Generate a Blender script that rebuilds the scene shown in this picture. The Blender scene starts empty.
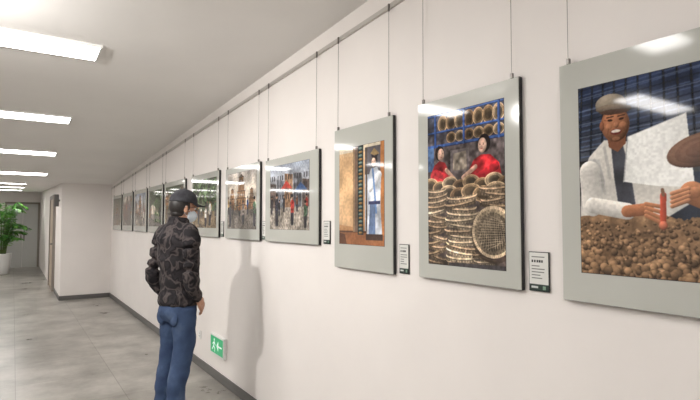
import bpy, bmesh, math, random
import numpy as np
from mathutils import Vector, Matrix, noise
random.seed(7)
SC = bpy.context.scene
COL = SC.collection
SC.view_settings.view_transform = 'Standard'

# ------------------------------------------------------------ helpers
def lin(c):
    return tuple(((x/255.0)/12.92 if x/255.0 <= 0.04045 else ((x/255.0+0.055)/1.055)**2.4) for x in c)

def mat(name, rgb, rough=0.5, metal=0.0, spec=0.5, coat=0.0, emis=0.0):
    m = bpy.data.materials.new(name); m.use_nodes = True
    b = m.node_tree.nodes["Principled BSDF"]
    c = lin(rgb) + (1,)
    b.inputs["Base Color"].default_value = c
    b.inputs["Roughness"].default_value = rough
    b.inputs["Metallic"].default_value = metal
    b.inputs["Specular IOR Level"].default_value = spec
    b.inputs["Coat Weight"].default_value = coat
    if emis:
        b.inputs["Emission Color"].default_value = c
        b.inputs["Emission Strength"].default_value = emis
    return m

def noisy(name, stops, scale=5, detail=4, rough=0.6, bump=0.0, bscale=60, interp='LINEAR', spec=0.5, distort=0.0, stretch=(1,1,1), bdist=0.002):
    m = bpy.data.materials.new(name); m.use_nodes = True
    nt = m.node_tree; b = nt.nodes["Principled BSDF"]
    tc = nt.nodes.new("ShaderNodeTexCoord")
    mp = nt.nodes.new("ShaderNodeMapping"); mp.inputs["Scale"].default_value = stretch
    nt.links.new(tc.outputs["Object"], mp.inputs["Vector"])
    n = nt.nodes.new("ShaderNodeTexNoise"); n.inputs["Scale"].default_value = scale
    n.inputs["Detail"].default_value = detail; n.inputs["Distortion"].default_value = distort
    nt.links.new(mp.outputs[0], n.inputs["Vector"])
    r = nt.nodes.new("ShaderNodeValToRGB"); r.color_ramp.interpolation = interp
    el = r.color_ramp.elements
    while len(el) < len(stops): el.new(0.5)
    for e, (p, c) in zip(el, stops):
        e.position = p; e.color = lin(c) + (1,)
    nt.links.new(n.outputs["Fac"], r.inputs[0]); nt.links.new(r.outputs[0], b.inputs["Base Color"])
    b.inputs["Roughness"].default_value = rough
    b.inputs["Specular IOR Level"].default_value = spec
    if bump:
        n2 = nt.nodes.new("ShaderNodeTexNoise"); n2.inputs["Scale"].default_value = bscale
        n2.inputs["Detail"].default_value = 3
        nt.links.new(mp.outputs[0], n2.inputs["Vector"])
        bp = nt.nodes.new("ShaderNodeBump"); bp.inputs["Strength"].default_value = bump
        bp.inputs["Distance"].default_value = bdist
        nt.links.new(n2.outputs["Fac"], bp.inputs["Height"]); nt.links.new(bp.outputs[0], b.inputs["Normal"])
    return m

def obj_from_bm(bm, name, material=None, parent=None, smooth=False):
    me = bpy.data.meshes.new(name); bm.to_mesh(me); bm.free()
    o = bpy.data.objects.new(name, me); COL.objects.link(o)
    if material: me.materials.append(material)
    if smooth:
        for p in me.polygons: p.use_smooth = True
    if parent: o.parent = parent
    return o

def add_box(bm, lo, hi):
    x0,y0,z0 = lo; x1,y1,z1 = hi
    v = [bm.verts.new(p) for p in [(x0,y0,z0),(x1,y0,z0),(x1,y1,z0),(x0,y1,z0),(x0,y0,z1),(x1,y0,z1),(x1,y1,z1),(x0,y1,z1)]]
    for f in [(0,3,2,1),(4,5,6,7),(0,1,5,4),(1,2,6,5),(2,3,7,6),(3,0,4,7)]:
        bm.faces.new([v[i] for i in f])

def box(name, lo, hi, material, parent=None, bevel=0.0):
    bm = bmesh.new(); add_box(bm, lo, hi)
    if bevel:
        bmesh.ops.bevel(bm, geom=bm.edges[:], offset=bevel, segments=2, affect='EDGES')
    return obj_from_bm(bm, name, material, parent)

def empty(name, loc=(0,0,0), rotz=0.0):
    e = bpy.data.objects.new(name, None); COL.objects.link(e)
    e.location = loc; e.rotation_euler = (0,0,rotz); e.empty_display_size = 0.1
    return e

def catmull(vals, sub=4):
    vals = [np.array(v, float) for v in vals]; out = []
    n = len(vals)
    for i in range(n-1):
        p0 = vals[max(i-1,0)]; p1 = vals[i]; p2 = vals[i+1]; p3 = vals[min(i+2,n-1)]
        for k in range(sub):
            t = k/sub
            out.append(0.5*((2*p1)+(-p0+p2)*t+(2*p0-5*p1+4*p2-p3)*t*t+(-p0+3*p1-3*p2+p3)*t**3))
    out.append(vals[-1]); return out

def skin_rings(bm, rings):
    vs = [[bm.verts.new(p) for p in r] for r in rings]
    n = len(vs[0])
    for a, b in zip(vs, vs[1:]):
        for i in range(n):
            bm.faces.new((a[i], a[(i+1)%n], b[(i+1)%n], b[i]))
    bm.faces.new(list(reversed(vs[0]))); bm.faces.new(vs[-1])

def tube(bm, pts, seg=12, sub=4, ref=(0,0,1), flat=1.0):
    """pts: list of (x,y,z,r)."""
    P = catmull(pts, sub) if sub > 1 else [np.array(p, float) for p in pts]
    rings = []
    for i, p in enumerate(P):
        a = P[max(i-1,0)][:3]; b = P[min(i+1,len(P)-1)][:3]
        t = Vector(b-a).normalized()
        rf = Vector(ref)
        if abs(t.dot(rf)) > 0.97: rf = Vector((1,0,0))
        u = t.cross(rf).normalized(); v = t.cross(u).normalized()
        c = Vector(p[:3]); r = p[3]
        rings.append([c + u*math.cos(2*math.pi*k/seg)*r + v*math.sin(2*math.pi*k/seg)*r*flat for k in range(seg)])
    skin_rings(bm, rings)

def zrings(bm, secs, seg=28, sub=4, power=2.0):
    """secs: (cx,cy,z,rx,ry)"""
    rings = []
    for p in catmull(secs, sub):
        cx,cy,z,rx,ry = p
        ring = []
        for k in range(seg):
            a = 2*math.pi*k/seg
            ca, sa = math.cos(a), math.sin(a)
            e = 2.0/power
            ring.append(Vector((cx+rx*math.copysign(abs(ca)**e, ca), cy+ry*math.copysign(abs(sa)**e, sa), z)))
        rings.append(ring)
    skin_rings(bm, rings)

def ball(bm, c, r, clampfn=None, seg=24, rot=None):
    ret = bmesh.ops.create_uvsphere(bm, u_segments=seg, v_segments=seg//2+2, radius=1.0)
    for v in ret['verts']:
        p = Vector((v.co.x*r[0], v.co.y*r[1], v.co.z*r[2]))
        if rot: p = rot @ p
        p += Vector(c)
        if clampfn: p = clampfn(p)
        v.co = p

def remeshed(bm, name, material, parent, voxel=0.008, smooth=4, wrinkle=None):
    bmesh.ops.recalc_face_normals(bm, faces=bm.faces[:])
    me = bpy.data.meshes.new(name+"_tmp"); bm.to_mesh(me); bm.free()
    o = bpy.data.objects.new(name+"_tmp", me); COL.objects.link(o)
    md = o.modifiers.new("r", 'REMESH'); md.mode = 'VOXEL'; md.voxel_size = voxel
    if smooth:
        s = o.modifiers.new("s", 'SMOOTH'); s.iterations = smooth; s.factor = 0.5
    dg = bpy.context.evaluated_depsgraph_get(); dg.update()
    me2 = bpy.data.meshes.new_from_object(o.evaluated_get(dg))
    bpy.data.objects.remove(o)
    if wrinkle:
        nrm = [v.normal.copy() for v in me2.vertices]
        for v, n in zip(me2.vertices, nrm):
            v.co += n*wrinkle(v.co)
    me2.materials.clear(); me2.materials.append(material)
    for p in me2.polygons: p.use_smooth = True
    me2.name = name
    ob = bpy.data.objects.new(name, me2); COL.objects.link(ob); ob.parent = parent
    return ob

# ------------------------------------------------------------ painter
def fnoise(H, W, cells, seed):
    rs = np.random.RandomState(seed)
    cy = max(2,int(cells)); cx = max(2,int(cells*W/H))
    g = rs.rand(cy+2, cx+2)
    y = np.linspace(0,cy-1e-6,H); x = np.linspace(0,cx-1e-6,W)
    yi = y.astype(int); xi = x.astype(int)
    fy = (y-yi); fy = (fy*fy*(3-2*fy))[:,None]; fx = (x-xi); fx = (fx*fx*(3-2*fx))[None,:]
    a = g[yi][:,xi]; b = g[yi][:,xi+1]; c = g[yi+1][:,xi]; d = g[yi+1][:,xi+1]
    return (a*(1-fx)+b*fx)*(1-fy)+(c*(1-fx)+d*fx)*fy

class Canvas:
    def __init__(s, W, H, w, h, bg=(128,128,128)):
        s.W, s.H, s.w, s.h = W, H, w, h
        u = np.linspace(0,1,W); v = np.linspace(0,1,H)
        s.u, s.v = np.meshgrid(u, v)
        s.a = np.zeros((H,W,3)); s.a[:] = bg
        s.asp = w/h
    def put(s, m, c, al=1.0):
        s.a[m] = s.a[m]*(1-al) + np.array(c, float)*al
    def rect(s, u0,v0,u1,v1, c, al=1.0):
        s.put((s.u>=u0)&(s.u<=u1)&(s.v>=v0)&(s.v<=v1), c, al)
    def ell(s, cu,cv,ru,rv, c, al=1.0, ang=0.0, shade=0.0, lx=-0.5, ly=0.85):
        du = (s.u-cu)*s.asp; dv = (s.v-cv)
        ca, sa = math.cos(ang), math.sin(ang)
        x = (du*ca+dv*sa)/(ru*s.asp); y = (-du*sa+dv*ca)/rv
        m = x*x+y*y <= 1
        if not shade: s.put(m, c, al); return
        f = 1+shade*(lx*x+ly*y)-shade*0.6*(x*x+y*y)**2
        col = np.array(c,float)[None,:]*f[m][:,None]
        s.a[m] = s.a[m]*(1-al)+col*al
    def mpoly(s, pts):
        ins = np.zeros(s.u.shape, bool); n = len(pts); j = n-1
        for i in range(n):
            xi,yi = pts[i]; xj,yj = pts[j]
            if yi != yj:
                ins ^= ((yi > s.v) != (yj > s.v)) & (s.u < (xj-xi)*(s.v-yi)/(yj-yi)+xi)
            j = i
        return ins
    def poly(s, pts, c, al=1.0, folds=0, seed=1, amt=0.3):
        m = s.mpoly(pts)
        if not folds: s.put(m,c,al); return
        f = 1+amt*(fnoise(s.H,s.W,folds,seed)-0.5)*2
        col = np.array(c,float)[None,:]*f[m][:,None]
        s.a[m] = s.a[m]*(1-al)+col*al
    def line(s, p, q, th, c, al=1.0, shade=0.0):
        p = np.array(p,float); q = np.array(q,float)
        ax = (s.u-p[0])*s.asp; ay = s.v-p[1]
        bx = (q[0]-p[0])*s.asp; by = q[1]-p[1]
        t = np.clip((ax*bx+ay*by)/(bx*bx+by*by+1e-9),0,1)
        dx = ax-t*bx; dy = ay-t*by
        m = np.hypot(dx,dy) <= th
        if not shade: s.put(m,c,al); return
        f = 1+shade*(dy*0.8-dx*0.5)/th
        col = np.array(c,float)[None,:]*f[m][:,None]
        s.a[m] = s.a[m]*(1-al)+col*al
    def grain(s, amt, seed=0, k=1):
        rs = np.random.RandomState(seed)
        g = rs.randn(s.H//k+1, s.W//k+1)
        s.a += np.kron(g, np.ones((k,k)))[:s.H,:s.W][...,None]*amt
    def grad(s, c0, c1, u0=0,v0=0,u1=1,v1=1):
        m = (s.u>=u0)&(s.u<=u1)&(s.v>=v0)&(s.v<=v1)
        t = ((s.v-v0)/(v1-v0))[...,None]
        col = np.array(c0)*(1-t)+np.array(c1)*t
        s.a[m] = col[m]
    def blur(s, n=1):
        for _ in range(n):
            p = np.pad(s.a,((1,1),(1,1),(0,0)),mode='edge')
            s.a = (p[:-2,1:-1]+p[2:,1:-1]+p[1:-1,:-2]+p[1:-1,2:]+4*p[1:-1,1:-1])/8.0
    def mottle(s, amt, cells, seed):
        s.a *= (1+amt*(fnoise(s.H,s.W,cells,seed)-0.5)*2)[...,None]
    def desat(s, k):
        g = s.a.mean(axis=2,keepdims=True); s.a = s.a*(1-k)+g*k

def paint_mat(name, rough=0.08, emis=0.0, spec=0.5):
    m = bpy.data.materials.new(name); m.use_nodes = True
    nt = m.node_tree; b = nt.nodes["Principled BSDF"]
    at = nt.nodes.new("ShaderNodeAttribute"); at.attribute_name = "paint"
    nt.links.new(at.outputs["Color"], b.inputs["Base Color"])
    b.inputs["Roughness"].default_value = rough
    b.inputs["Specular IOR Level"].default_value = spec
    if emis:
        nt.links.new(at.outputs["Color"], b.inputs["Emission Color"])
        b.inputs["Emission Strength"].default_value = emis
    return m

def print_on(cv, name, x, yl, yr, z0, z1, material, parent):
    """coloured print on a plane at x facing -X; u runs from yl (larger y) to yr."""
    W,H = cv.W, cv.H
    ys = yl + (yr-yl)*np.linspace(0,1,W); zs = z0+(z1-z0)*np.linspace(0,1,H)
    Y,Z = np.meshgrid(ys,zs)
    co = np.stack([np.full(Y.shape,x),Y,Z],-1).reshape(-1,3)
    idx = np.arange(W*H).reshape(H,W)
    f = np.stack([idx[:-1,:-1],idx[:-1,1:],idx[1:,1:],idx[1:,:-1]],-1).reshape(-1,4)
    me = bpy.data.meshes.new(name)
    me.vertices.add(len(co)); me.vertices.foreach_set("co", co.ravel())
    me.loops.add(f.size); me.loops.foreach_set("vertex_index", f.ravel().astype(np.int32))
    me.polygons.add(len(f)); me.polygons.foreach_set("loop_start", (np.arange(len(f))*4).astype(np.int32))
    me.update(calc_edges=True); me.validate()
    a = np.clip(cv.a,0,255)/255.0
    l = np.where(a<=0.04045, a/12.92, ((a+0.055)/1.055)**2.4)
    rgba = np.concatenate([l, np.ones(l.shape[:2]+(1,))],-1).reshape(-1)
    at = me.color_attributes.new("paint", 'FLOAT_COLOR', 'POINT')
    at.data.foreach_set("color", rgba.astype(np.float32))
    me.materials.append(material)
    o = bpy.data.objects.new(name, me); COL.objects.link(o); o.parent = parent
    return o

# ------------------------------------------------------------ materials
M_wall = noisy("wall_paint", [(0.3,(227,222,218)),(0.7,(232,227,223))], scale=2, rough=0.75, bump=0.08, bscale=180, spec=0.25)
M_ceil = noisy("ceiling_paint", [(0.3,(230,228,225)),(0.7,(235,233,230))], scale=1.5, rough=0.85, spec=0.2)
M_base = mat("baseboard_grey", (92,90,88), 0.4)
M_dark = mat("frame_black", (24,24,26), 0.35)
M_mat = noisy("mat_grey", [(0.3,(180,181,174)),(0.7,(185,186,179))], scale=3, rough=0.08, spec=0.5)
M_steel = mat("wire_steel", (120,116,112), 0.35, 0.8)
M_rail = mat("rail_aluminium", (190,186,180), 0.4, 0.4)
M_print = paint_mat("photo_print", 0.05, spec=0.5)
M_card = paint_mat("card_print", 0.4)
M_sign = paint_mat("exit_sign_face", 0.3, 0.5)
M_white = mat("white_plastic", (225,225,222), 0.35)

def floor_material():
    m = bpy.data.materials.new("floor_tiles"); m.use_nodes = True
    nt = m.node_tree; b = nt.nodes["Principled BSDF"]; N = nt.nodes.new; L = nt.links.new
    tc = N("ShaderNodeTexCoord")
    br = N("ShaderNodeTexBrick"); br.offset = 0.0; br.squash = 1.0
    br.inputs["Scale"].default_value = 1.0; br.inputs["Brick Width"].default_value = 0.8
    br.inputs["Row Height"].default_value = 0.8; br.inputs["Mortar Size"].default_value = 0.003
    br.inputs["Color1"].default_value = lin((174,170,163))+(1,)
    br.inputs["Color2"].default_value = lin((160,156,149))+(1,)
    br.inputs["Mortar"].default_value = lin((132,128,122))+(1,)
    L(tc.outputs["Object"], br.inputs["Vector"])
    n = N("ShaderNodeTexNoise"); n.inputs["Scale"].default_value = 1.9; n.inputs["Detail"].default_value = 8
    n.inputs["Roughness"].default_value = 0.68
    L(tc.outputs["Object"], n.inputs["Vector"])
    r = N("ShaderNodeValToRGB"); r.color_ramp.elements[0].position=0.36; r.color_ramp.elements[1].position=0.64
    r.color_ramp.elements[0].color=(0.52,0.515,0.505,1); r.color_ramp.elements[1].color=(1,1,1,1)
    L(n.outputs["Fac"], r.inputs[0])
    mx = N("ShaderNodeMix"); mx.data_type='RGBA'; mx.blend_type='MULTIPLY'; mx.inputs[0].default_value=1.0
    L(br.outputs["Color"], mx.inputs[6]); L(r.outputs[0], mx.inputs[7])
    L(mx.outputs[2], b.inputs["Base Color"])
    mr = N("ShaderNodeMapRange"); mr.inputs[3].default_value=0.22; mr.inputs[4].default_value=0.38
    L(n.outputs["Fac"], mr.inputs[0]); L(mr.outputs[0], b.inputs["Roughness"])
    return m
M_floor = floor_material()

# ------------------------------------------------------------ room
Y_END = 11.17; Y_BACK = 20.0; Y_FRONT = -3.5; XL = -5.0; X_BLK = -0.88
SL = 0.0572
def zceil(y):
    if y <= Y_END: return 2.765 - SL*(y-2.24)
    zc = 2.765 - SL*(Y_END-2.24)
    return zc + (2.5-zc)*(y-Y_END)/(Y_BACK-Y_END)

box("floor", (XL-0.2, Y_FRONT-0.2, -0.1), (0.2, Y_BACK+0.2, 0.0), M_floor)
bm = bmesh.new()
ysec = [Y_FRONT-0.2, Y_END, Y_BACK+0.2]
A = [[bm.verts.new((x,y,zceil(y)+dz)) for y in ysec] for (x,dz) in ((XL-0.2,0),(0.2,0),(0.2,0.15),(XL-0.2,0.15))]
for a in range(4):
    b_ = (a+1)%4
    for i in range(2):
        bm.faces.new((A[a][i],A[b_][i],A[b_][i+1],A[a][i+1]))
bm.faces.new([A[k][0] for k in range(4)]); bm.faces.new([A[k][2] for k in (3,2,1,0)])
bmesh.ops.recalc_face_normals(bm, faces=bm.faces[:])
obj_from_bm(bm, "ceiling", M_ceil)

def wall_prof(name, x0,x1,y0,y1):
    bm = bmesh.new()
    ys = sorted(set([y0,y1]+([Y_END] if y0<Y_END<y1 else [])))
    low = [[bm.verts.new((x,y,0)) for x in (x0,x1)] for y in ys]
    top = [[bm.verts.new((x,y,zceil(y)+0.01)) for x in (x0,x1)] for y in ys]
    for i in range(len(ys)-1):
        bm.faces.new((low[i][0],low[i+1][0],top[i+1][0],top[i][0]))
        bm.faces.new((low[i][1],top[i][1],top[i+1][1],low[i+1][1]))
        bm.faces.new((low[i][0],low[i][1],low[i+1][1],low[i+1][0]))
        bm.faces.new((top[i][0],top[i+1][0],top[i+1][1],top[i][1]))
    bm.faces.new((low[0][0],top[0][0],top[0][1],low[0][1]))
    bm.faces.new((low[-1][0],low[-1][1],top[-1][1],top[-1][0]))
    bmesh.ops.recalc_face_normals(bm, faces=bm.faces[:])
    return obj_from_bm(bm, name, M_wall)
wall_prof("wall_right", 0.0, 0.2, Y_FRONT, Y_END)
wall_prof("wall_end", X_BLK, 0.2, Y_END, Y_BACK)
wall_prof("wall_left", XL-0.2, XL, Y_FRONT, Y_BACK)
wall_prof("wall_back", XL-0.2, 0.2, Y_BACK, Y_BACK+0.2)
wall_prof("wall_front", XL-0.2, 0.2, Y_FRONT-0.2, Y_FRONT)
bh = 0.085
box("baseboard_right", (-0.014, Y_FRONT, 0.0), (0.0, Y_END, bh), M_base, bevel=0.003)
box("baseboard_end", (X_BLK-0.014, Y_END-0.014, 0.0), (-0.014, Y_END, bh), M_base, bevel=0.003)
box("baseboard_side", (X_BLK-0.014, Y_END, 0.0), (X_BLK, 12.6, bh), M_base, bevel=0.003)
box("baseboard_back", (XL, Y_BACK-0.014, 0.0), (-1.9, Y_BACK, bh), M_base, bevel=0.003)
box("baseboard_left", (XL, Y_FRONT, 0.0), (XL+0.014, Y_BACK, bh), M_base, bevel=0.003)

# doors
M_door = noisy("door_wood", [(0.3,(176,160,142)),(0.7,(190,174,156))], scale=6, rough=0.5, stretch=(6,6,0.6))
M_door2 = mat("door_grey", (178,178,174), 0.4)
M_trim = mat("door_trim", (130,122,114), 0.5)
d1 = empty("door_1", (X_BLK, 13.4, 0))
for nm, lo, hi, m_ in [("leaf",(-0.03,-0.6,0.0),(0,0.6,2.02),M_door),("jamb_near",(-0.05,-0.68,0),(0,-0.6,2.1),M_trim),
                  ("jamb_far",(-0.05,0.6,0),(0,0.68,2.1),M_trim),("head",(-0.05,-0.6,2.02),(0,0.6,2.1),M_trim),
                  ("handle",(-0.08,-0.5,1.0),(-0.03,-0.38,1.03),M_steel)]:
    box(nm, lo, hi, m_, d1)
d2 = empty("door_2", (-1.38, Y_BACK, 0))
for nm, lo, hi, m_ in [("leaf_left",(-0.44,-0.03,0.0),(-0.004,0,2.1),M_door2),("leaf_right",(0.004,-0.03,0.0),(0.42,0,2.1),M_door2),
                  ("jamb_left",(-0.5,-0.05,0),(-0.44,0,2.16),M_trim),("jamb_right",(0.42,-0.05,0),(0.48,0,2.16),M_trim),
                  ("head",(-0.44,-0.05,2.1),(0.42,0,2.16),M_trim),("handle_left",(-0.06,-0.07,0.9),(-0.03,-0.03,1.2),M_steel),
                  ("handle_right",(0.03,-0.07,0.9),(0.06,-0.03,1.2),M_steel)]:
    box(nm, lo, hi, m_, d2)
sg = empty("wall_sign", (X_BLK, 11.6, 1.93))
box("bracket", (-0.02,-0.015,-0.02),(0,0.015,0.02), M_steel, sg)
box("panel", (-0.10,-0.012,-0.12),(-0.02,0.012,0.12), M_base, sg, 0.003)

# ------------------------------------------------------------ ceiling light panels
M_emit = bpy.data.materials.new("panel_light"); M_emit.use_nodes = True
pb = M_emit.node_tree.nodes["Principled BSDF"]
pb.inputs["Base Color"].default_value = (0.8,0.8,0.8,1)
pb.inputs["Emission Color"].default_value = (1.0,0.974,0.95,1)
pb.inputs["Emission Strength"].default_value = 21.5
def light_panel(xr, y, length=1.2):
    e = empty("ceiling_light_panel", (xr-length/2, y, zceil(y)))
    ang = math.atan(-SL) if y <= Y_END else math.atan((2.5-zceil(Y_END))/(Y_BACK-Y_END))
    e.rotation_euler = (ang,0,0)
    h = length/2; q = 0.135
    box("diffuser", (-h,-q,-0.012),(h,q,-0.002), M_emit, e)
    t = 0.012
    bm = bmesh.new()
    add_box(bm, (-h-t,-q-t,-0.016),(h+t,-q,0.0)); add_box(bm, (-h-t,q,-0.016),(h+t,q+t,0.0))
    add_box(bm, (-h-t,-q,-0.016),(-h,q,0.0)); add_box(bm, (h,-q,-0.016),(h+t,q,0.0))
    obj_from_bm(bm, "trim_frame", M_white, e)
for y in (-2.42,-0.35,1.72,3.84,5.90,7.95,10.0):
    light_panel(-1.195, y)
for y in (-1.4, 2.6, 6.9, 10.9):  # second panel row, out of view: added for brightness and the man's shadow
    light_panel(-3.4, y)
light_panel(-1.45, 12.1); light_panel(-1.45, 14.6); light_panel(-1.45, 17.4); light_panel(-3.4, 15.0); light_panel(-3.4, 18.3)  # last two panels carry on the added, unseen second row

# small out-of-view spot, added to cast the man's shadow on the picture wall
def added_spot(loc, target, watts):
    e = empty("added_shadow_spot", loc)
    d = (Vector(target)-Vector(loc)).normalized()
    e.rotation_euler = d.to_track_quat('-Z','Y').to_euler()
    bm = bmesh.new()
    n = 28
    prof = [(0.02,0.10),(0.055,0.09),(0.062,0.0),(0.062,-0.04),(0.056,-0.04),(0.054,-0.005)]
    R=[[bm.verts.new((r*math.cos(2*math.pi*k/n), r*math.sin(2*math.pi*k/n), z)) for k in range(n)] for r,z in prof]
    for a,b_ in zip(R,R[1:]):
        for i in range(n): bm.faces.new((a[i],a[(i+1)%n],b_[(i+1)%n],b_[i]))
    bm.faces.new(R[0]); bm.faces.new(R[-1])
    obj_from_bm(bm, "added_spot_housing", M_white, e, True)
    L = bpy.data.lights.new("lamp", 'AREA'); L.shape='DISK'; L.size=0.1; L.energy=watts; L.color=(1,0.965,0.93)
    lo = bpy.data.objects.new("lamp", L); COL.objects.link(lo); lo.parent=e; lo.location=(0,0,-0.042)
    inv = e.rotation_euler.to_matrix().inverted()
    bm = bmesh.new()
    a = inv @ Vector((0,0,0)); b_ = inv @ Vector((0,0,zceil(loc[1])-loc[2]))
    tube(bm, [tuple(a+(b_-a)*0.4)+(0.010,), tuple(b_)+(0.010,)], seg=10, sub=1)
    tube(bm, [tuple(a+(b_-a)*0.93)+(0.05,), tuple(b_)+(0.05,)], seg=20, sub=1)
    obj_from_bm(bm, "stem", M_white, e)
added_spot((-2.35,2.95,2.52),(-0.2,4.0,1.0),36)

# ------------------------------------------------------------ picture rail
def zrail(y): return 2.625 - (2.625-2.19)/(10.9-2.54)*(y-2.54)
bm = bmesh.new()
ys = (-3.0, Y_END-0.02)
V = [[bm.verts.new((x,y,zrail(y)+dz)) for (x,dz) in ((0,-0.012),(-0.016,-0.012),(-0.016,0.012),(0,0.012))] for y in ys]
for i in range(4): bm.faces.new((V[0][i],V[0][(i+1)%4],V[1][(i+1)%4],V[1][i]))
bm.faces.new(V[0]); bm.faces.new(V[1][::-1]); bmesh.ops.recalc_face_normals(bm, faces=bm.faces[:])
obj_from_bm(bm, "picture_rail", M_rail)

# ------------------------------------------------------------ printed photographs
def wicker(c, cu, cv, ru, rv, base, spokes=26, hollow=0.62, open_=True, seed=0):
    du = (c.u-cu)/ru; dv = (c.v-cv)/rv
    r = np.sqrt(du*du+dv*dv); th = np.arctan2(dv,du)
    m = r <= 1
    f = 0.80+0.16*np.sin(th*spokes+seed)*np.sin(r*24)
    f = f*(0.82+0.22*dv-0.1*du)
    if open_:
        f = np.where(r < hollow, f*(0.45+0.3*r)*(1-0.25*du), f)
        f = np.where((r>0.88), 1.05+0.12*np.sin(th*spokes*2), f)
    c.a[m] = np.array(base)[None,:]*f[m][:,None]

def wstack(c, cu, v0, v1, ru, n, seed, tone=1.0):
    rs = random.Random(seed)
    h = (v1-v0)/n
    nz = fnoise(c.H,c.W,110,seed+70)
    for k in range(n):
        v = v0+h*(k+0.5); u = cu+rs.uniform(-0.018,0.018); rr = ru*rs.uniform(0.9,1.06); tl = rs.uniform(-0.18,0.18)*h/ru
        b = np.array(rs.choice([(202,172,138),(184,154,122),(216,190,156),(162,134,104)]),float)*tone
        x = (c.u-u)/rr
        vv = c.v-tl*(c.u-u)/ru*0.6
        yc = np.sqrt(np.clip(1-x*x,0,1))
        m = (np.abs(x) < 1) & (np.abs(vv-(v-0.25*h*yc)) < h*0.55)
        f = (0.52+0.32*yc)*(0.75+0.5*nz)*(0.88+0.12*np.sign(np.sin((x+0.03*k)*34)))
        c.a[m] = (b[None,:]*f[m][:,None])*0.85
        yy = v+0.36*h-0.5*h*yc
        inb = np.abs(x) < 1.03
        gap = inb & (np.abs(vv-(yy-0.2*h)) < h*0.11)
        c.a[gap] = b*0.36
        rim = inb & (np.abs(vv-yy) < h*0.15)
        g = (0.9+0.25*nz)*(0.82+0.24*np.clip(0.6-x*0.6,0,1))*1.12
        c.a[rim] = b[None,:]*g[rim][:,None]

def face(c, u, v, r, skin, turn=0.0, hair=(30,22,24)):
    a = c.asp
    c.ell(u-0.1*turn*r/a,v+r*0.15,r*0.95/a,r*1.12,hair,1,0,0.3)
    c.ell(u+0.18*turn*r/a,v-r*0.08,r*0.68/a,r*0.92,skin,1,0,0.25)
    for s in (-1,1):
        c.ell(u+(0.18*turn+0.28*s)*r/a+0.1*turn*r/a,v+0.02*r,r*0.11/a,r*0.055,(70,46,40))
        c.ell(u+(0.18*turn+0.28*s)*r/a+0.1*turn*r/a,v+0.17*r,r*0.15/a,r*0.03,(90,62,52),0.6)
    c.ell(u+0.3*turn*r/a,v-r*0.2,r*0.09/a,r*0.12,tuple(x*0.9 for x in skin))
    c.ell(u+0.28*turn*r/a,v-r*0.48,r*0.2/a,r*0.06,(176,84,76))

def paint_baskets(w,h):
    c = Canvas(330,520,w,h,(78,66,62))
    c.grad((96,78,64),(66,70,88),0,0.5,1,1); c.mottle(0.4,30,2)
    B = [(190,156,116),(172,138,100),(204,174,136),(152,118,84)]
    for i in range(8):
        wicker(c,0.22+0.12*i,0.93,0.07,0.055,B[i%4],18,seed=i)
    for i in range(7):
        wicker(c,0.34+0.12*i,0.83,0.066,0.036,B[(i+1)%4],18,seed=i)
    for v0,v1 in ((0.872,0.886),(0.775,0.795),(0.985,1.0)):
        m = (c.v>=v0)&(c.v<=v1); c.put(m,(58,92,160)); c.rect(0.0,v0,1,v0+0.004,(28,44,86))
    for u in (0.1,0.50,0.93):
        c.rect(u,0.6,u+0.026,1,(54,88,156)); c.rect(u+0.02,0.6,u+0.028,1,(28,46,92))
    m = (c.v>0.5)&(c.v<0.775)
    c.a[m] = (np.array((88,78,78))[None,:]*(0.55+0.9*fnoise(c.H,c.W,30,7))[m][:,None])
    c.rect(0.0,0.62,0.09,0.78,(84,118,168)); c.rect(0.33,0.6,0.58,0.745,(120,110,110)); c.poly([(0.36,0.61),(0.37,0.72),(0.54,0.73),(0.55,0.61)],(160,146,130),folds=30,seed=2,amt=0.4)
    c.poly([(0.02,0.48),(0.04,0.60),(0.10,0.66),(0.17,0.685),(0.25,0.67),(0.31,0.61),(0.33,0.48)],(174,40,46),folds=24,seed=5,amt=0.5)
    c.line((0.27,0.62),(0.38,0.555),0.014,(200,154,130),1,0.3); c.line((0.12,0.61),(0.3,0.56),0.022,(160,32,40),1,0.4)
    face(c,0.18,0.73,0.044,(222,180,156),1.0)
    c.poly([(0.56,0.5),(0.58,0.61),(0.64,0.665),(0.73,0.69),(0.84,0.685),(0.94,0.63),(0.99,0.5)],(184,38,44),folds=24,seed=8,amt=0.5)
    c.line((0.66,0.62),(0.50,0.56),0.015,(208,162,138),1,0.3); c.line((0.9,0.61),(0.68,0.55),0.026,(166,30,38),1,0.4)
    face(c,0.76,0.75,0.05,(226,184,160),-1.0)
    for i in range(8):
        wicker(c,0.04+0.14*i,0.53-0.025*(i%2),0.11,0.045,B[i%4],22,seed=i)
    for i in range(6):
        wicker(c,0.3+0.15*i,0.47-0.02*(i%2),0.13,0.05,B[(i+2)%4],22,seed=i)
    wstack(c,0.12,0.0,0.5,0.14,15,3,0.98)
    wstack(c,0.90,0.2,0.5,0.18,9,5,0.9)
    wstack(c,0.47,0.0,0.45,0.21,13,4,1.05)
    wstack(c,0.76,0.0,0.16,0.13,6,9,0.8)
    c.ell(0.87,0.205,0.27,0.17,(60,46,38),0.7)
    wicker(c,0.86,0.22,0.25,0.155,(208,182,148),34,0.74)
    for k in range(-6,7):
        t = k/6.5; s_ = math.sqrt(1-t*t)
        c.line((0.86+0.18*t,0.22-0.112*s_),(0.86+0.18*t*0.7,0.22+0.112*s_),0.0018,(210,186,154),0.75)
        c.line((0.86-0.18*s_,0.22+0.112*t),(0.86+0.18*s_,0.22+0.112*t*0.7),0.0018,(210,186,154),0.75)
    c.poly([(0.3,0),(0.3,0.02),(1,0.025),(1,0)],(66,62,64))
    c.mottle(0.28,9,11); c.mottle(0.22,60,12); c.grain(5,3); c.blur(2); c.desat(0.1)
    return c

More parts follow.
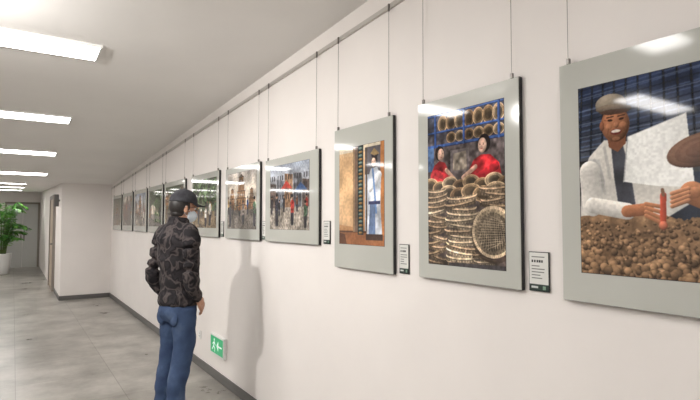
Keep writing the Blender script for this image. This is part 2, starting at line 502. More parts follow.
def paint_actor(w,h):
    c = Canvas(220,285,w,h,(206,172,130))
    c.grad((190,140,96),(224,190,148),0,0.12,1,1)
    c.rect(0,0.95,1,1,(226,212,186)); c.rect(0,0.0,1,0.13,(150,98,66)); c.rect(0,0.12,1,0.14,(96,66,50))
    c.poly([(0,0.2),(0,0.92),(0.32,0.9),(0.32,0.18)],(220,180,136),folds=6,seed=2,amt=0.1)
    c.rect(0.33,0.13,0.37,1,(156,128,100)); c.rect(0.37,0.13,0.44,1,(120,98,84))
    c.rect(0.44,0.1,0.57,1,(46,56,56))
    for i in range(24):
        c.ell(0.505,0.12+i*0.037,0.045,0.013,(112,130,122) if i%2 else (150,118,74),1,0,0.4)
    c.rect(0.6,0.14,0.93,0.97,(176,182,190)); c.rect(0.6,0.7,0.93,0.97,(96,92,96)); c.rect(0.62,0.14,0.65,0.97,(88,78,70)); c.rect(0.93,0.1,1,1,(182,122,76))
    c.poly([(0.64,0.1),(0.67,0.42),(0.66,0.64),(0.73,0.75),(0.86,0.76),(0.94,0.66),(0.92,0.4),(0.96,0.1)],(206,212,222),folds=16,seed=4,amt=0.25)
    c.poly([(0.68,0.1),(0.71,0.42),(0.82,0.44),(0.82,0.1)],(74,96,134),0.8,folds=14,seed=9)
    c.line((0.9,0.68),(0.71,0.56),0.04,(228,230,234),1,0.3); c.line((0.77,0.74),(0.84,0.32),0.014,(110,140,186))
    c.rect(0.68,0.40,0.92,0.43,(60,64,96))
    face(c,0.8,0.815,0.05,(230,192,168),-1.0)
    c.ell(0.81,0.885,0.07,0.035,(52,46,52),1,0,0.4); c.poly([(0.72,0.9),(0.8,0.95),(0.91,0.885),(0.8,0.875)],(150,126,90))
    c.poly([(0.0,0.0),(0.0,0.12),(0.14,0.1),(0.18,0.0)],(92,60,44)); c.rect(0.62,0.05,0.97,0.11,(70,54,48))
    c.mottle(0.16,7,3); c.mottle(0.08,50,4); c.grain(4,6); c.blur(1)
    return c

def paint_farmer(w,h):
    c = Canvas(360,510,w,h,(44,52,66))
    c.grad((74,76,80),(38,50,78),0,0.5,1,1); c.mottle(0.25,14,1)
    for i in range(16):
        c.line((0.0,0.985-0.028*i),(1.0,1.04-0.028*i),0.003,(84,102,138) if i%3 else (20,24,34),0.7)
    for i in range(13):
        c.line((0.03+0.085*i,1.0),(0.0+0.09*i,0.6),0.005,(16,20,28),0.85)
    for i in range(5): c.line((0.0,0.94-0.07*i),(1.0,0.99-0.075*i),0.002,(150,168,196),0.5)
    c.rect(0,0.5,1,0.6,(54,58,60),0.8); c.poly([(0.0,0.3),(0.0,0.6),(0.1,0.6),(0.16,0.45),(0.1,0.3)],(34,32,34))
    c.blur(2)
    c.poly([(0.0,0.3),(0.01,0.5),(0.08,0.62),(0.2,0.70),(0.36,0.68),(0.55,0.63),(0.74,0.5),(0.78,0.36),(0.6,0.28),(0.2,0.28)],(204,200,192),folds=7,seed=3,amt=0.18)
    c.poly([(0.02,0.5),(0.08,0.61),(0.16,0.6),(0.2,0.48),(0.16,0.36),(0.05,0.32)],(180,178,174),folds=8,seed=6,amt=0.16)
    for (p,q) in (((0.12,0.6),(0.2,0.42)),((0.2,0.66),(0.24,0.5)),((0.1,0.5),(0.16,0.4)),((0.46,0.62),(0.44,0.5)),((0.06,0.56),(0.07,0.44))):
        c.line(p,q,0.008,(156,154,150),0.5)
    c.poly([(0.25,0.68),(0.33,0.69),(0.39,0.52),(0.42,0.36),(0.3,0.34),(0.27,0.5)],(58,60,68),folds=14,seed=7)
    c.blur(2)
    sk = (160,106,76)
    c.poly([(0.22,0.74),(0.235,0.66),(0.30,0.63),(0.36,0.67),(0.365,0.74)],(126,80,58))
    c.ell(0.285,0.775,0.105,0.092,(142,92,66),1,0.12,0.2)
    c.ell(0.29,0.775,0.095,0.088,sk,1,0.12,0.4)
    c.ell(0.185,0.775,0.018,0.026,(136,86,62),1,0,0.3)
    c.ell(0.255,0.882,0.118,0.055,(132,122,108),1,-0.12,0.5); c.ell(0.275,0.856,0.135,0.024,(104,92,80),1,-0.12,0.5)
    c.ell(0.28,0.84,0.11,0.014,(76,54,44),0.8,-0.08)
    for s in (-1,1):
        e = 0.29+0.042*s
        c.ell(e,0.799,0.02,0.006,(50,30,24),1,0.1*s); c.line((e-0.024,0.814),(e+0.024,0.817),0.0035,(66,44,34),0.9)
        c.ell(e+0.01*s,0.767,0.026,0.017,(190,130,94),0.6,0,0.3)
        c.line((e+0.012*s,0.757),(0.29+0.062*s,0.728),0.0025,(108,68,48),0.7)
        c.line((e+0.03*s,0.80),(e+0.045*s,0.805),0.0015,(108,68,48),0.8)
    c.ell(0.292,0.772,0.019,0.016,(178,120,88),1,0,0.4); c.line((0.29,0.80),(0.29,0.778),0.006,(174,118,86),0.8)
    c.ell(0.29,0.735,0.042,0.015,(108,52,44)); c.ell(0.29,0.739,0.034,0.008,(234,224,210))
    c.ell(0.29,0.70,0.03,0.01,(178,122,90),0.6)
    # crumbly soil: base noise, then many shaded clods that get larger towards the viewer
    nz = fnoise(c.H,c.W,9,20)*0.4+fnoise(c.H,c.W,28,21)*0.35+fnoise(c.H,c.W,90,22)*0.25
    m = c.v < 0.30+0.07*(nz-0.5)+0.02*np.sin(c.u*6)
    f = np.clip(0.45+0.9*nz,0.3,1.4)
    c.a[m] = np.array((138,108,80))[None,:]*f[m][:,None]
    rs = random.Random(5)
    for k in range(420):
        v = 0.29*(1-(k/420.0)**0.8); u = rs.random(); v += rs.uniform(-0.012,0.012)
        r = (0.006+0.016*(0.3-v)/0.3)*rs.uniform(0.5,1.3); b = rs.uniform(0.6,1.15)
        c.ell(u+0.004,v-r*0.5,r*1.5,r*0.8,(66,48,36),0.6)
        c.ell(u,v,r*1.4,r,(148*b,116*b,86*b),0.9,rs.uniform(-0.6,0.6),0.55)
    c.line((0.08,0.54),(0.10,0.36),0.058,(208,204,197),1,0.25); c.line((0.10,0.36),(0.36,0.325),0.042,(202,198,191),1,0.35)
    c.line((0.36,0.325),(0.5,0.335),0.03,(146,96,68),1,0.35)
    for k in range(4): c.line((0.49,0.36-0.019*k),(0.585,0.345-0.026*k),0.0095,(158,106,76),1,0.4)
    c.poly([(0.34,0.475),(0.375,0.70),(0.76,0.775),(0.80,0.43),(0.56,0.445)],(238,238,234),folds=4,seed=12,amt=0.04)
    c.line((0.375,0.70),(0.34,0.475),0.003,(170,170,168)); c.line((0.375,0.70),(0.76,0.775),0.002,(200,200,198))
    c.line((0.6,0.265),(0.605,0.40),0.014,(172,74,54),1,0.4); c.ell(0.6,0.255,0.028,0.022,(190,110,84),1,0,0.4); c.line((0.605,0.40),(0.60,0.425),0.008,(120,90,70))
    c.line((1.0,0.33),(0.78,0.405),0.052,(164,112,80),1,0.35); c.line((0.80,0.405),(0.70,0.395),0.026,(172,118,86),1,0.3)
    for k in range(4): c.line((0.76,0.425-0.018*k),(0.66,0.405-0.02*k),0.010,(180,126,94),1,0.45)
    c.ell(0.84,0.60,0.21,0.075,(108,78,62),1,0.22,0.4)
    for q in (0.92,0.76,0.6,0.44): c.ell(0.84,0.60,0.21*q,0.075*q,(126,94,76) if q in (0.92,0.6) else (96,68,56),0.5,0.22,0.3)
    c.poly([(0.86,0.28),(0.84,0.44),(0.92,0.56),(1,0.54),(1,0.26)],(190,188,186),folds=10,seed=15)
    c.poly([(0.93,0.52),(0.92,0.8),(1,0.88),(1,0.52)],(56,48,58),folds=14,seed=17)
    c.mottle(0.14,6,30); c.mottle(0.06,90,31); c.grain(4,9); c.blur(2)
    return c

def crowd(c, n, seed, v0, hgt, pal):
    rs = random.Random(seed)
    for i in range(n):
        u = (i+rs.uniform(0.15,0.85))/n; s = hgt*rs.uniform(0.8,1.1); b = v0+rs.uniform(-0.03,0.03)
        col = rs.choice(pal); k = s/0.4*1.15
        c.poly([(u-0.026*k,b),(u-0.03*k,b+s*0.5),(u+0.03*k,b+s*0.5),(u+0.022*k,b)],(44,44,54),folds=30,seed=i)
        c.poly([(u-0.03*k,b+s*0.42),(u-0.036*k,b+s*0.74),(u-0.015*k,b+s*0.84),(u+0.015*k,b+s*0.84),(u+0.036*k,b+s*0.74),(u+0.03*k,b+s*0.42)],col,folds=30,seed=i+9,amt=0.4)
        c.ell(u,b+s*0.92,0.019*k,s*0.085,(190,148,122),1,0,0.3); c.ell(u-0.003,b+s*0.965,0.021*k,s*0.06,(34,30,32))

def paint_street(w,h,seed):
    rs = random.Random(seed)
    c = Canvas(190,145,w,h,(150,150,150))
    skies = [((176,196,214),(130,164,196)),((214,200,176),(184,176,168)),((110,120,96),(70,88,60)),((200,190,180),(150,160,176))]
    s = skies[seed%4]; c.grad(s[0],s[1],0,0.3,1,1)
    pal = [(150,52,46),(60,84,130),(196,190,180),(66,64,68),(170,132,72),(74,100,76),(128,84,62),(44,44,52),(98,90,86)]
    g = [(150,130,108),(116,108,100),(132,114,90),(156,146,134)][seed%4]
    if seed%3 == 0:
        for i in range(5):
            u = i*0.22-0.04; t = rs.uniform(0.66,0.98); col = rs.choice([(140,108,82),(96,82,76),(158,142,126),(104,106,112)])
            c.poly([(u,0.3),(u,t),(u+0.21,t-0.03),(u+0.21,0.3)],col,folds=18,seed=i,amt=0.3)
            for k in range(3):
                for q in range(3): c.rect(u+0.03+k*0.06,0.46+q*0.15,u+0.06+k*0.06,0.54+q*0.15,(54,50,54),0.7)
        c.poly([(0.3,0.62),(0.45,0.75),(0.6,0.62)],(176,60,50)); c.poly([(0.66,0.58),(0.8,0.7),(0.96,0.58)],(64,92,140)); c.rect(0.445,0.3,0.455,0.7,(60,56,54))
    elif seed%3 == 1:
        for cu,sc in ((0.18,0.75),(0.85,0.7),(0.5,1.15)):
            for k in range(5):
                hw = (0.17-0.026*k)*sc; v = 0.3+0.11*k*sc
                c.rect(cu-hw,v,cu+hw,v+0.1*sc,(150,114,82)); c.poly([(cu-hw*1.25,v+0.09*sc),(cu,v+0.14*sc),(cu+hw*1.25,v+0.09*sc)],(92,74,62))
                for j in range(4): c.rect(cu-hw+hw*(0.25+0.5*j),v+0.01,cu-hw+hw*(0.4+0.5*j),v+0.07*sc,(72,54,46),0.8)
    else:
        n_ = fnoise(c.H,c.W,14,seed)*0.6+fnoise(c.H,c.W,34,seed+1)*0.4
        m = c.v > 0.45+0.15*np.sin(c.u*5)
        c.a[m] = np.array((92,112,80))[None,:]*(0.25+1.3*n_)[m][:,None]
        for i in range(4): c.rect(0.12+0.25*i,0.3,0.145+0.25*i,0.7,(58,46,38))
    n2 = fnoise(c.H,c.W,40,seed+3)
    m = c.v < 0.34; c.a[m] = np.array(g)[None,:]*(0.75+0.45*n2)[m][:,None]
    crowd(c,6,seed,0.24,0.30,pal); crowd(c,3,seed+50,0.05,0.48,pal)
    c.mottle(0.3,7,seed+4); c.mottle(0.15,45,seed+5); c.grain(5,seed); c.blur(1); c.desat(0.1)
    return c

# ------------------------------------------------------------ framed photographs
def framed(yl, yr, z0, z1, margins, painter):
    """yl far edge (left seen from the room), yr near edge; margins l,r,t,b"""
    cy, cz = (yl+yr)/2, (z0+z1)/2
    e = empty("framed_photograph", (0,cy,cz))
    a, b = yl-cy, yr-cy; lo, hi = z0-cz, z1-cz
    box("frame_body", (-0.021,b,lo),(-0.003,a,hi), M_dark, e, 0.0015)
    box("mat_board", (-0.025,b+0.002,lo+0.002),(-0.0208,a-0.002,hi-0.002), M_mat, e)
    l,r,t,bt = margins
    w = (a-l)-(b+r); h = (hi-t)-(lo+bt)
    box("print_edge", (-0.0255,b+r-0.002,lo+bt-0.002),(-0.0248,a-l+0.002,hi-t+0.002), M_dark, e)
    print_on(painter(w,h), "print", -0.0262, a-l, b+r, lo+bt, hi-t, M_print, e)
    bw = bmesh.new()
    for k, y in enumerate((a-0.035, b+0.035)):
        zr = zrail(cy+y)
        tube(bw, [(-0.0225,cy+y,z1+0.022,0.0013),(-0.0200,cy+y,zr-0.010,0.0013)], seg=6, sub=1)
        bm = bmesh.new()
        add_box(bm, (-0.026,y-0.006,hi-0.001),(-0.014,y+0.006,hi+0.020))
        bmesh.ops.bevel(bm, geom=bm.edges[:], offset=0.0015, segments=1, affect='EDGES')
        obj_from_bm(bm, "wire_hook", M_steel, e)
        add_box(bw, (-0.024,cy+y-0.004,zr-0.03),(-0.0165,cy+y+0.004,zr+0.010))
    obj_from_bm(bw, "hanging_wire", M_steel)
    return e

framed(1.082,0.492,1.225,2.062,(0.074,0.074,0.1,0.103), paint_farmer)
framed(1.847,1.257,1.237,2.070,(0.071,0.073,0.072,0.07), paint_baskets)
framed(2.615,2.045,1.230,2.058,(0.058,0.072,0.125,0.142), paint_actor)
framed(3.63,2.81,1.352,1.975,(0.09,0.12,0.058,0.095), lambda w,h: paint_street(w,h,3))
framed(4.519,3.744,1.352,1.985,(0.06,0.06,0.055,0.09), lambda w,h: paint_street(w,h,1))
framed(5.59,4.71,1.352,2.0,(0.06,0.06,0.06,0.09), lambda w,h: paint_street(w,h,2))
framed(6.785,5.85,1.352,2.0,(0.06,0.06,0.06,0.09), lambda w,h: paint_street(w,h,6))
framed(7.717,6.89,1.352,2.0,(0.06,0.06,0.06,0.09), lambda w,h: paint_street(w,h,5))
framed(8.737,7.85,1.352,2.0,(0.06,0.06,0.06,0.09), lambda w,h: paint_street(w,h,7))
framed(9.78,8.90,1.352,2.0,(0.06,0.06,0.06,0.09), lambda w,h: paint_street(w,h,9))
framed(10.8,9.93,1.352,2.0,(0.06,0.06,0.06,0.09), lambda w,h: paint_street(w,h,10))

def caption(yl, z0, w=0.088, h=0.148, seed=0):
    e = empty("caption_card", (-0.002,yl-w/2,z0+h/2))
    box("backing", (-0.006,-w/2,-h/2),(0,w/2,h/2), M_dark, e, 0.001)
    c = Canvas(46,76,w,h,(214,214,209)); rs = random.Random(seed)
    c.rect(0,0,1,0.17,(30,48,42)); c.rect(0.1,0.06,0.45,0.11,(200,205,200)); c.rect(0.7,0.04,0.85,0.13,(120,150,130))
    u = 0.12
    while u < 0.72: c.rect(u,0.74,u+0.09,0.81,(40,40,42)); u += 0.13
    c.rect(0.12,0.87,0.8,0.895,(110,110,108))
    for k,v in enumerate((0.64,0.56,0.48,0.40,0.32)):
        c.rect(0.12,v,rs.uniform(0.5,0.88),v+0.025,(110,110,108))
    print_on(c, "card_face", -0.0066, w/2-0.003, -w/2+0.003, -h/2+0.003, h/2-0.003, M_card, e)
caption(1.236,1.240,seed=1); caption(2.016,1.240,0.075,seed=2); caption(2.775,1.362,0.08,0.145,seed=3); caption(3.728,1.362,0.075,0.145,seed=4)
caption(4.69,1.362,0.08,0.145,seed=5); caption(5.83,1.362,0.08,0.145,seed=6)

# ------------------------------------------------------------ exit sign, socket
e = empty("emergency_exit_sign", (0,4.70,0.335))
box("housing", (-0.03,-0.19,-0.095),(0,0.19,0.095), M_white, e, 0.004)
c = Canvas(96,48,0.34,0.155,(20,150,96))
W_=(226,246,236)
c.ell(0.3,0.8,0.035,0.08,W_); c.line((0.3,0.68),(0.26,0.42),0.05,W_); c.line((0.26,0.42),(0.36,0.28),0.035,W_); c.line((0.36,0.28),(0.34,0.1),0.03,W_)
c.line((0.25,0.4),(0.14,0.18),0.035,W_); c.line((0.3,0.64),(0.4,0.5),0.03,W_); c.line((0.28,0.64),(0.18,0.52),0.03,W_)
c.line((0.58,0.5),(0.88,0.5),0.05,W_); c.poly([(0.5,0.5),(0.64,0.82),(0.64,0.18)],W_)
print_on(c, "sign_face", -0.0312, 0.17,-0.17,-0.0775,0.0775, M_sign, e)
e = empty("wall_socket", (0,5.30,0.33))
box("plate", (-0.008,-0.043,-0.043),(0,0.043,0.043), M_white, e, 0.003)
bm = bmesh.new()
for (y,z) in ((-0.008,0.012),(0.008,0.012),(0,-0.014),(-0.01,-0.016),(0.01,-0.016)):
    add_box(bm, (-0.009,y-0.0015,z-0.005),(-0.0078,y+0.0015,z+0.005))
obj_from_bm(bm, "slots", M_dark, e)

# ------------------------------------------------------------ potted palm
e = empty("potted_palm", (-1.89,17.6,0))
bm = bmesh.new()
prof = [(0.13,0),(0.17,0.02),(0.2,0.3),(0.225,0.56),(0.235,0.6),(0.215,0.6),(0.2,0.55),(0.02,0.54)]
n=32; R=[[bm.verts.new((r*math.cos(2*math.pi*k/n), r*math.sin(2*math.pi*k/n), z)) for k in range(n)] for r,z in prof]
for a,b_ in zip(R,R[1:]):
    for i in range(n): bm.faces.new((a[i],a[(i+1)%n],b_[(i+1)%n],b_[i]))
bm.faces.new(R[0][::-1]); bm.faces.new(R[-1])
obj_from_bm(bm, "pot", M_white, e, True)
M_soil = noisy("soil", [(0.3,(50,38,30)),(0.7,(78,60,46))], scale=30, rough=0.9)
bm = bmesh.new(); bmesh.ops.create_cone(bm, cap_ends=True, segments=24, radius1=0.195, radius2=0.19, depth=0.03, matrix=Matrix.Translation((0,0,0.555)))
obj_from_bm(bm, "soil", M_soil, e)
M_leaf = noisy("leaf_green", [(0.3,(50,104,44)),(0.5,(82,146,60)),(0.7,(132,184,84))], scale=7, rough=0.45)
M_stem = mat("stem_green", (84,104,54), 0.6)
bl = bmesh.new(); bs = bmesh.new()
rs = random.Random(3)
for i in range(40):
    az = i*2.399+rs.uniform(-0.2,0.2)
    reach = rs.uniform(0.2,0.62); top = rs.uniform(0.5,1.5)
    pts=[]
    for t in (0,0.25,0.5,0.75,1.0):
        r = 0.08+reach*t**1.6
        z = 0.56+top*math.sin(min(1.0,t*1.08)*math.pi*0.58)
        pts.append((r*math.cos(az), r*math.sin(az), min(z,2.12), 0.009*(1-t)+0.002))
    tube(bs, pts, seg=6, sub=3)
    P = catmull([p[:3] for p in pts], 6)
    for j in range(6,len(P)):
        p = Vector(P[j]); t = (Vector(P[min(j+1,len(P)-1)])-Vector(P[j-1])).normalized()
        side = t.cross(Vector((0,0,1))).normalized()
        ln = 0.26*(1-0.5*abs(j/len(P)-0.55)*2)*rs.uniform(0.85,1.15)
        for s in (-1,1):
            d = (side*s*0.8+t*0.6+Vector((0,0,-0.25+rs.uniform(-0.15,0.15)))).normalized()
            wv = d.cross(Vector((0,0,1))).normalized()*0.018
            q = [p, p+d*ln*0.35+wv, p+d*ln*0.8+wv*0.6+Vector((0,0,-0.02)), p+d*ln+Vector((0,0,-0.05)), p+d*ln*0.8-wv*0.6+Vector((0,0,-0.02)), p+d*ln*0.35-wv]
            bl.faces.new([bl.verts.new(x) for x in q])
obj_from_bm(bs, "stems", M_stem, e, smooth=True); obj_from_bm(bl, "leaves", M_leaf, e)

# ------------------------------------------------------------ man
man = empty("standing_man", (-0.63,3.775,0), math.radians(22))
man.scale = (0.95,0.94,1.0)
M_jacket = noisy("camo_jacket", [(0.0,(30,28,31)),(0.38,(44,41,43)),(0.46,(28,26,29)),(0.54,(74,67,66)),(0.62,(36,34,36))], scale=11, detail=2.5, rough=0.85, bump=0.5, bscale=24, interp='EASE', distort=0.4, spec=0.2, bdist=0.008)
M_jean = noisy("denim", [(0.3,(44,57,84)),(0.55,(58,74,102)),(0.75,(84,100,126))], scale=7, detail=6, rough=0.85, bump=0.3, bscale=160, spec=0.2)
M_skin = noisy("skin", [(0.3,(172,128,104)),(0.7,(190,146,120))], scale=12, rough=0.5)
M_hair = noisy("hair_black", [(0.3,(20,17,16)),(0.7,(38,32,30))], scale=90, rough=0.5, bump=0.4, bscale=150)
M_cap = noisy("cap_grey", [(0.3,(50,50,54)),(0.7,(68,68,72))], scale=25, rough=0.85, bump=0.2, bscale=300, spec=0.2)
M_mask = mat("mask_white", (206,216,224), 0.8)
M_sole = mat("shoe_sole", (190,188,182), 0.6)
M_shoe = mat("shoe_dark", (36,36,40), 0.6)

def wr_j(co):
    p = Vector((co.x*4, co.y*4, co.z*13))
    w = noise.noise(p)*0.014 + noise.noise(co*22)*0.006
    w += 0.003*abs(math.sin(co.z*40+1.5*noise.noise(co*4)))
    return w-0.003
def wr_l(co):
    return noise.noise(Vector((co.x*7, co.y*7, co.z*13+3)))*0.009*(1.0+max(0,(0.6-co.z))) + noise.noise(co*30)*0.002

bm = bmesh.new()
zrings(bm, [(0.0,0,0.910,0.132,0.155),(0.0,0,0.95,0.139,0.162),(0.0,0,1.03,0.135,0.160),(-0.005,0,1.16,0.133,0.165),
            (-0.015,0,1.28,0.133,0.175),(-0.025,0,1.37,0.123,0.180),(-0.03,0,1.43,0.103,0.160),(-0.03,0,1.475,0.083,0.110),(-0.02,0,1.505,0.072,0.075)], power=2.3)
zrings(bm, [(-0.02,0,1.47,0.08,0.085),(-0.018,0,1.50,0.078,0.08),(-0.012,0,1.535,0.076,0.074)], sub=2)
for s in (-1,1):
    tube(bm, [(-0.03,0.10*s,1.435,0.060),(-0.03,0.158*s,1.42,0.066),(-0.045,0.190*s,1.35,0.064),(-0.065,0.207*s,1.24,0.059),(-0.085,0.228*s,1.12,0.054),
              (-0.06,0.230*s,1.045,0.052),(-0.02,0.216*s,0.995,0.046),(0.018,0.198*s,0.960,0.040)], seg=16)
    tube(bm, [(0.005,0.203*s,0.972,0.042),(0.026,0.194*s,0.950,0.038)], seg=16, sub=2)
zrings(bm, [(0.0,0,0.900,0.135,0.158),(0.0,0,0.915,0.143,0.167),(0.0,0,0.94,0.143,0.167),(0.0,0,0.95,0.133,0.158)], sub=2, power=2.3)
remeshed(bm, "jacket", M_jacket, man, 0.008, 3, wr_j)

bm = bmesh.new()
zrings(bm, [(-0.005,0,0.99,0.105,0.140),(-0.01,0,0.92,0.116,0.150),(-0.02,0,0.85,0.122,0.156),(-0.02,0,0.79,0.105,0.148)], power=2.3)
for s in (-1,1):
    fx = -0.09 if s < 0 else -0.05
    tube(bm, [(-0.015,0.076*s,0.88,0.092),(-0.015,0.080*s,0.78,0.090),(-0.014,0.080*s,0.65,0.083),(-0.02+fx*0.2,0.082*s,0.5,0.072),
              (-0.03+fx*0.5,0.084*s,0.38,0.071),(-0.03+fx*0.8,0.088*s,0.22,0.066),(-0.02+fx,0.092*s,0.10,0.065),(-0.015+fx,0.094*s,0.055,0.066)], seg=20, ref=(1,0,0))
remeshed(bm, "jeans", M_jean, man, 0.008, 4, wr_l)
for s in (-1,1):
    bm = bmesh.new()
    ball(bm, (-0.108,0.073*s,0.82), (0.018,0.052,0.055), seg=16)
    obj_from_bm(bm, "back_pocket", M_jean, man, True)

for s in (-1,1):
    fx = -0.09 if s < 0 else -0.05
    bx = -0.015+fx; by = 0.094*s
    bm = bmesh.new()
    tube(bm, [(bx-0.08,by,0.055,0.030),(bx-0.05,by,0.06,0.042),(bx,by,0.068,0.047),(bx+0.06,by,0.055,0.046),(bx+0.13,by+0.004*s,0.045,0.044),(bx+0.18,by+0.006*s,0.04,0.030)], seg=16, flat=0.85)
    tube(bm, [(bx-0.01,by,0.06,0.046),(bx-0.012,by,0.12,0.042)], seg=16, sub=2)
    remeshed(bm, "shoe", M_shoe, man, 0.006, 4)
    bm = bmesh.new()
    pr = []
    for k in range(28):
        a = 2*math.pi*k/28
        pr.append((bx+0.05+0.14*math.cos(a), by+0.003*s+(0.046+0.004*math.cos(a))*math.sin(a)))
    skin_rings(bm, [[Vector((x,y,0.0)) for x,y in pr],[Vector((x,y,0.026)) for x,y in pr]])
    obj_from_bm(bm, "shoe_sole", M_sole, man)

def hand(s):
    bm = bmesh.new()
    w = Vector((0.026,0.194*s,0.947))
    d = Vector((0.60,-0.30*s,-0.66)).normalized()
    nrm = Vector((-0.45,-0.85*s,0.0)); nrm = (nrm - d*nrm.dot(d)).normalized()
    side = d.cross(nrm).normalized()
    if side.z < 0: side = -side
    tube(bm, [tuple(w-d*0.03)+(0.024,), tuple(w+d*0.01)+(0.025,), tuple(w+d*0.04)+(0.028,)], seg=14, ref=tuple(nrm))
    offs = (0.030,0.010,-0.010,-0.029); lens=(0.072,0.080,0.074,0.058)
    for o,L in zip(offs,lens):
        k = w+d*0.088+side*o
        tube(bm, [tuple(w+d*0.01+side*o*0.6)+(0.014,), tuple(w+d*0.05+side*o*0.9)+(0.0135,), tuple(k)+(0.011,)], seg=10, sub=3)
        p = k; ang = 0.3; pts=[tuple(w+d*0.06+side*o)+(0.0105,), tuple(k)+(0.0098,)]
        for j,f in enumerate((0.45,0.32,0.23)):
            dd = (d*math.cos(ang)+nrm*math.sin(ang)+side*o*1.2).normalized()
            p = p+dd*L*f; pts.append(tuple(p)+(0.0088-0.0008*j,)); ang += 0.35
        tube(bm, pts, seg=10, sub=3)
    t0 = w+d*0.02+side*0.018
    tube(bm, [tuple(t0)+(0.014,), tuple(t0+d*0.028+side*0.026+nrm*0.004)+(0.013,), tuple(t0+d*0.058+side*0.038+nrm*0.012)+(0.0105,), tuple(t0+d*0.082+side*0.04+nrm*0.02)+(0.009,)], seg=10, sub=3)
    remeshed(bm, "hand", M_skin, man, 0.0028, 2)
hand(-1); hand(1)

head = bpy.data.objects.new("head_pivot", None); COL.objects.link(head); head.parent = man
head.location = (0.010,0,1.515); head.rotation_euler = (0, math.radians(5), math.radians(-18))
bm = bmesh.new()
ball(bm, (0,0,0.115),(0.096,0.076,0.103))
ball(bm, (0.022,0,0.055),(0.070,0.058,0.072))
ball(bm, (0.062,0,0.002),(0.026,0.026,0.018))
ball(bm, (0.088,0,0.105),(0.012,0.050,0.012))
tube(bm, [(0.088,0,0.100,0.008),(0.100,0,0.080,0.011),(0.107,0,0.063,0.013),(0.092,0,0.056,0.010)], seg=12)
ball(bm, (0.086,0,0.036),(0.010,0.024,0.006)); ball(bm, (0.084,0,0.026),(0.011,0.021,0.006))
tube(bm, [(-0.042,0,-0.08,0.06),(-0.030,0,-0.03,0.055),(-0.018,0,0.03,0.055),(-0.01,0,0.07,0.05)], seg=20)
for s in (-1,1):
    ball(bm, (-0.004,0.078*s,0.078),(0.017,0.009,0.030), rot=Matrix.Rotation(0.35*s,3,'Z'))
remeshed(bm, "head", M_skin, head, 0.0045, 3)
M_eye = mat("eye_white", (225,222,216), 0.2); M_iris = mat("iris", (40,28,22), 0.2)
for s in (-1,1):
    bm = bmesh.new(); ball(bm, (0.082,0.031*s,0.092),(0.010,0.013,0.008), seg=16); obj_from_bm(bm,"eye",M_eye,head,True)
    bm = bmesh.new(); ball(bm, (0.0895,0.031*s,0.092),(0.0035,0.005,0.005), seg=12); obj_from_bm(bm,"iris",M_iris,head,True)
bm = bmesh.new()
def ch(p):
    lim = 0.012 if p.z > 0.07 else -0.012
    return Vector((min(p.x, lim), p.y, p.z))
ball(bm, (-0.010,0,0.105),(0.098,0.081,0.098), ch, seg=40)
ball(bm, (-0.030,0,0.045),(0.062,0.060,0.05), lambda p: Vector((min(p.x,-0.02),p.y,p.z)), seg=32)
obj_from_bm(bm, "hair", M_hair, head, True)
bm = bmesh.new()
for s in (-1,1): ball(bm, (0.018,0.0745*s,0.10),(0.010,0.005,0.03), seg=12)
obj_from_bm(bm, "sideburn", M_hair, head, True)
bm = bmesh.new()
def cc(p): return Vector((p.x,p.y,max(p.z,0.128 - 0.10*p.x*0.3)))
ball(bm, (0.0,0,0.135),(0.108,0.089,0.096), cc, seg=40)
ball(bm, (0,0,0.231),(0.009,0.009,0.005), seg=10)
obj_from_bm(bm, "cap_crown", M_cap, head, True)
bm = bmesh.new()
nu, nv = 14, 6; G=[]
for L_ in (0,1):
    g=[]
    for i in range(nu+1):
        a = (i/nu-0.5)*2*1.12
        row=[]
        for j in range(nv+1):
            t=j/nv
            r0x,r0y = 0.100*math.cos(a),0.086*math.sin(a)
            ext = 0.078*t*max(0,math.cos(a*1.28))**0.6
            x=r0x+ext; y=r0y*(1-0.05*t); z=0.130-0.18*ext-1.6*y*y*t*1.2-(0.004 if L_ else 0)
            row.append(bm.verts.new((x,y,z)))
        g.append(row)
    G.append(g)
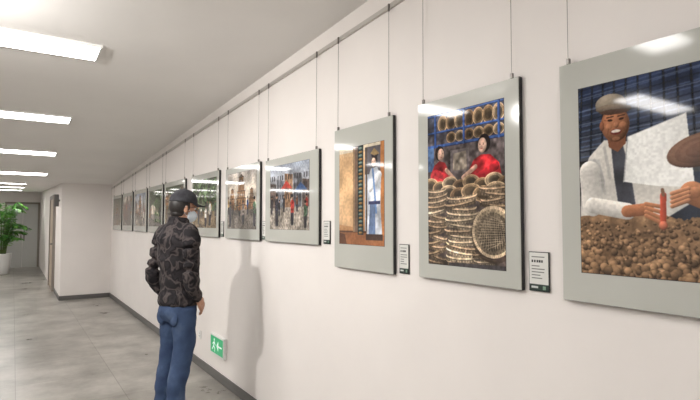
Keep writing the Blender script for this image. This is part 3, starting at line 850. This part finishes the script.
for i in range(nu):
    for j in range(nv):
        bm.faces.new((G[0][i][j],G[0][i+1][j],G[0][i+1][j+1],G[0][i][j+1]))
        bm.faces.new((G[1][i][j],G[1][i][j+1],G[1][i+1][j+1],G[1][i+1][j]))
for i in range(nu):
    bm.faces.new((G[0][i][nv],G[0][i+1][nv],G[1][i+1][nv],G[1][i][nv]))
obj_from_bm(bm, "cap_brim", M_cap, head, True)
bm = bmesh.new()
ball(bm, (0.034,0,0.036),(0.082,0.067,0.054), lambda p: Vector((max(p.x,0.022),p.y,p.z)), seg=32)
obj_from_bm(bm, "face_mask", M_mask, head, True)
bm = bmesh.new()
for s in (-1,1):
    tube(bm, [(0.04,0.063*s,0.062,0.0016),(0.015,0.076*s,0.085,0.0016),(-0.012,0.086*s,0.10,0.0016)], seg=6)
    tube(bm, [(0.04,0.062*s,0.012,0.0016),(0.012,0.072*s,0.03,0.0016),(-0.016,0.084*s,0.05,0.0016)], seg=6)
obj_from_bm(bm, "mask_loops", M_mask, head, True)
bm = bmesh.new()
for s in (-1,1):
    pts = [(0.104-0.012*abs(math.cos(a)*s*0.5+0.5), 0.033*s+0.024*math.cos(a), 0.092+0.016*math.sin(a), 0.0016) for a in [k*2*math.pi/16 for k in range(17)]]
    tube(bm, pts, seg=6, sub=1)
    tube(bm, [(0.094,0.057*s,0.096,0.0018),(0.05,0.079*s,0.096,0.0018),(0.0,0.083*s,0.094,0.0018),(-0.02,0.082*s,0.082,0.0018)], seg=6)
tube(bm, [(0.100,-0.009,0.096,0.0016),(0.105,0,0.099,0.0016),(0.100,0.009,0.096,0.0016)], seg=6)
obj_from_bm(bm, "glasses", M_dark, head, True)

# ------------------------------------------------------------ world + camera
w = bpy.data.worlds.new("world"); SC.world = w; w.use_nodes = True
w.node_tree.nodes["Background"].inputs[0].default_value = (0.05,0.05,0.06,1)
cam = bpy.data.cameras.new("camera"); co = bpy.data.objects.new("camera", cam); COL.objects.link(co)
cam.sensor_width = 36; cam.lens = 505/700*36; cam.clip_start = 0.05
co.location = (-1.655,0,1.5)
co.rotation_euler = (math.radians(92.5),0,math.radians(-33.7))
SC.camera = co
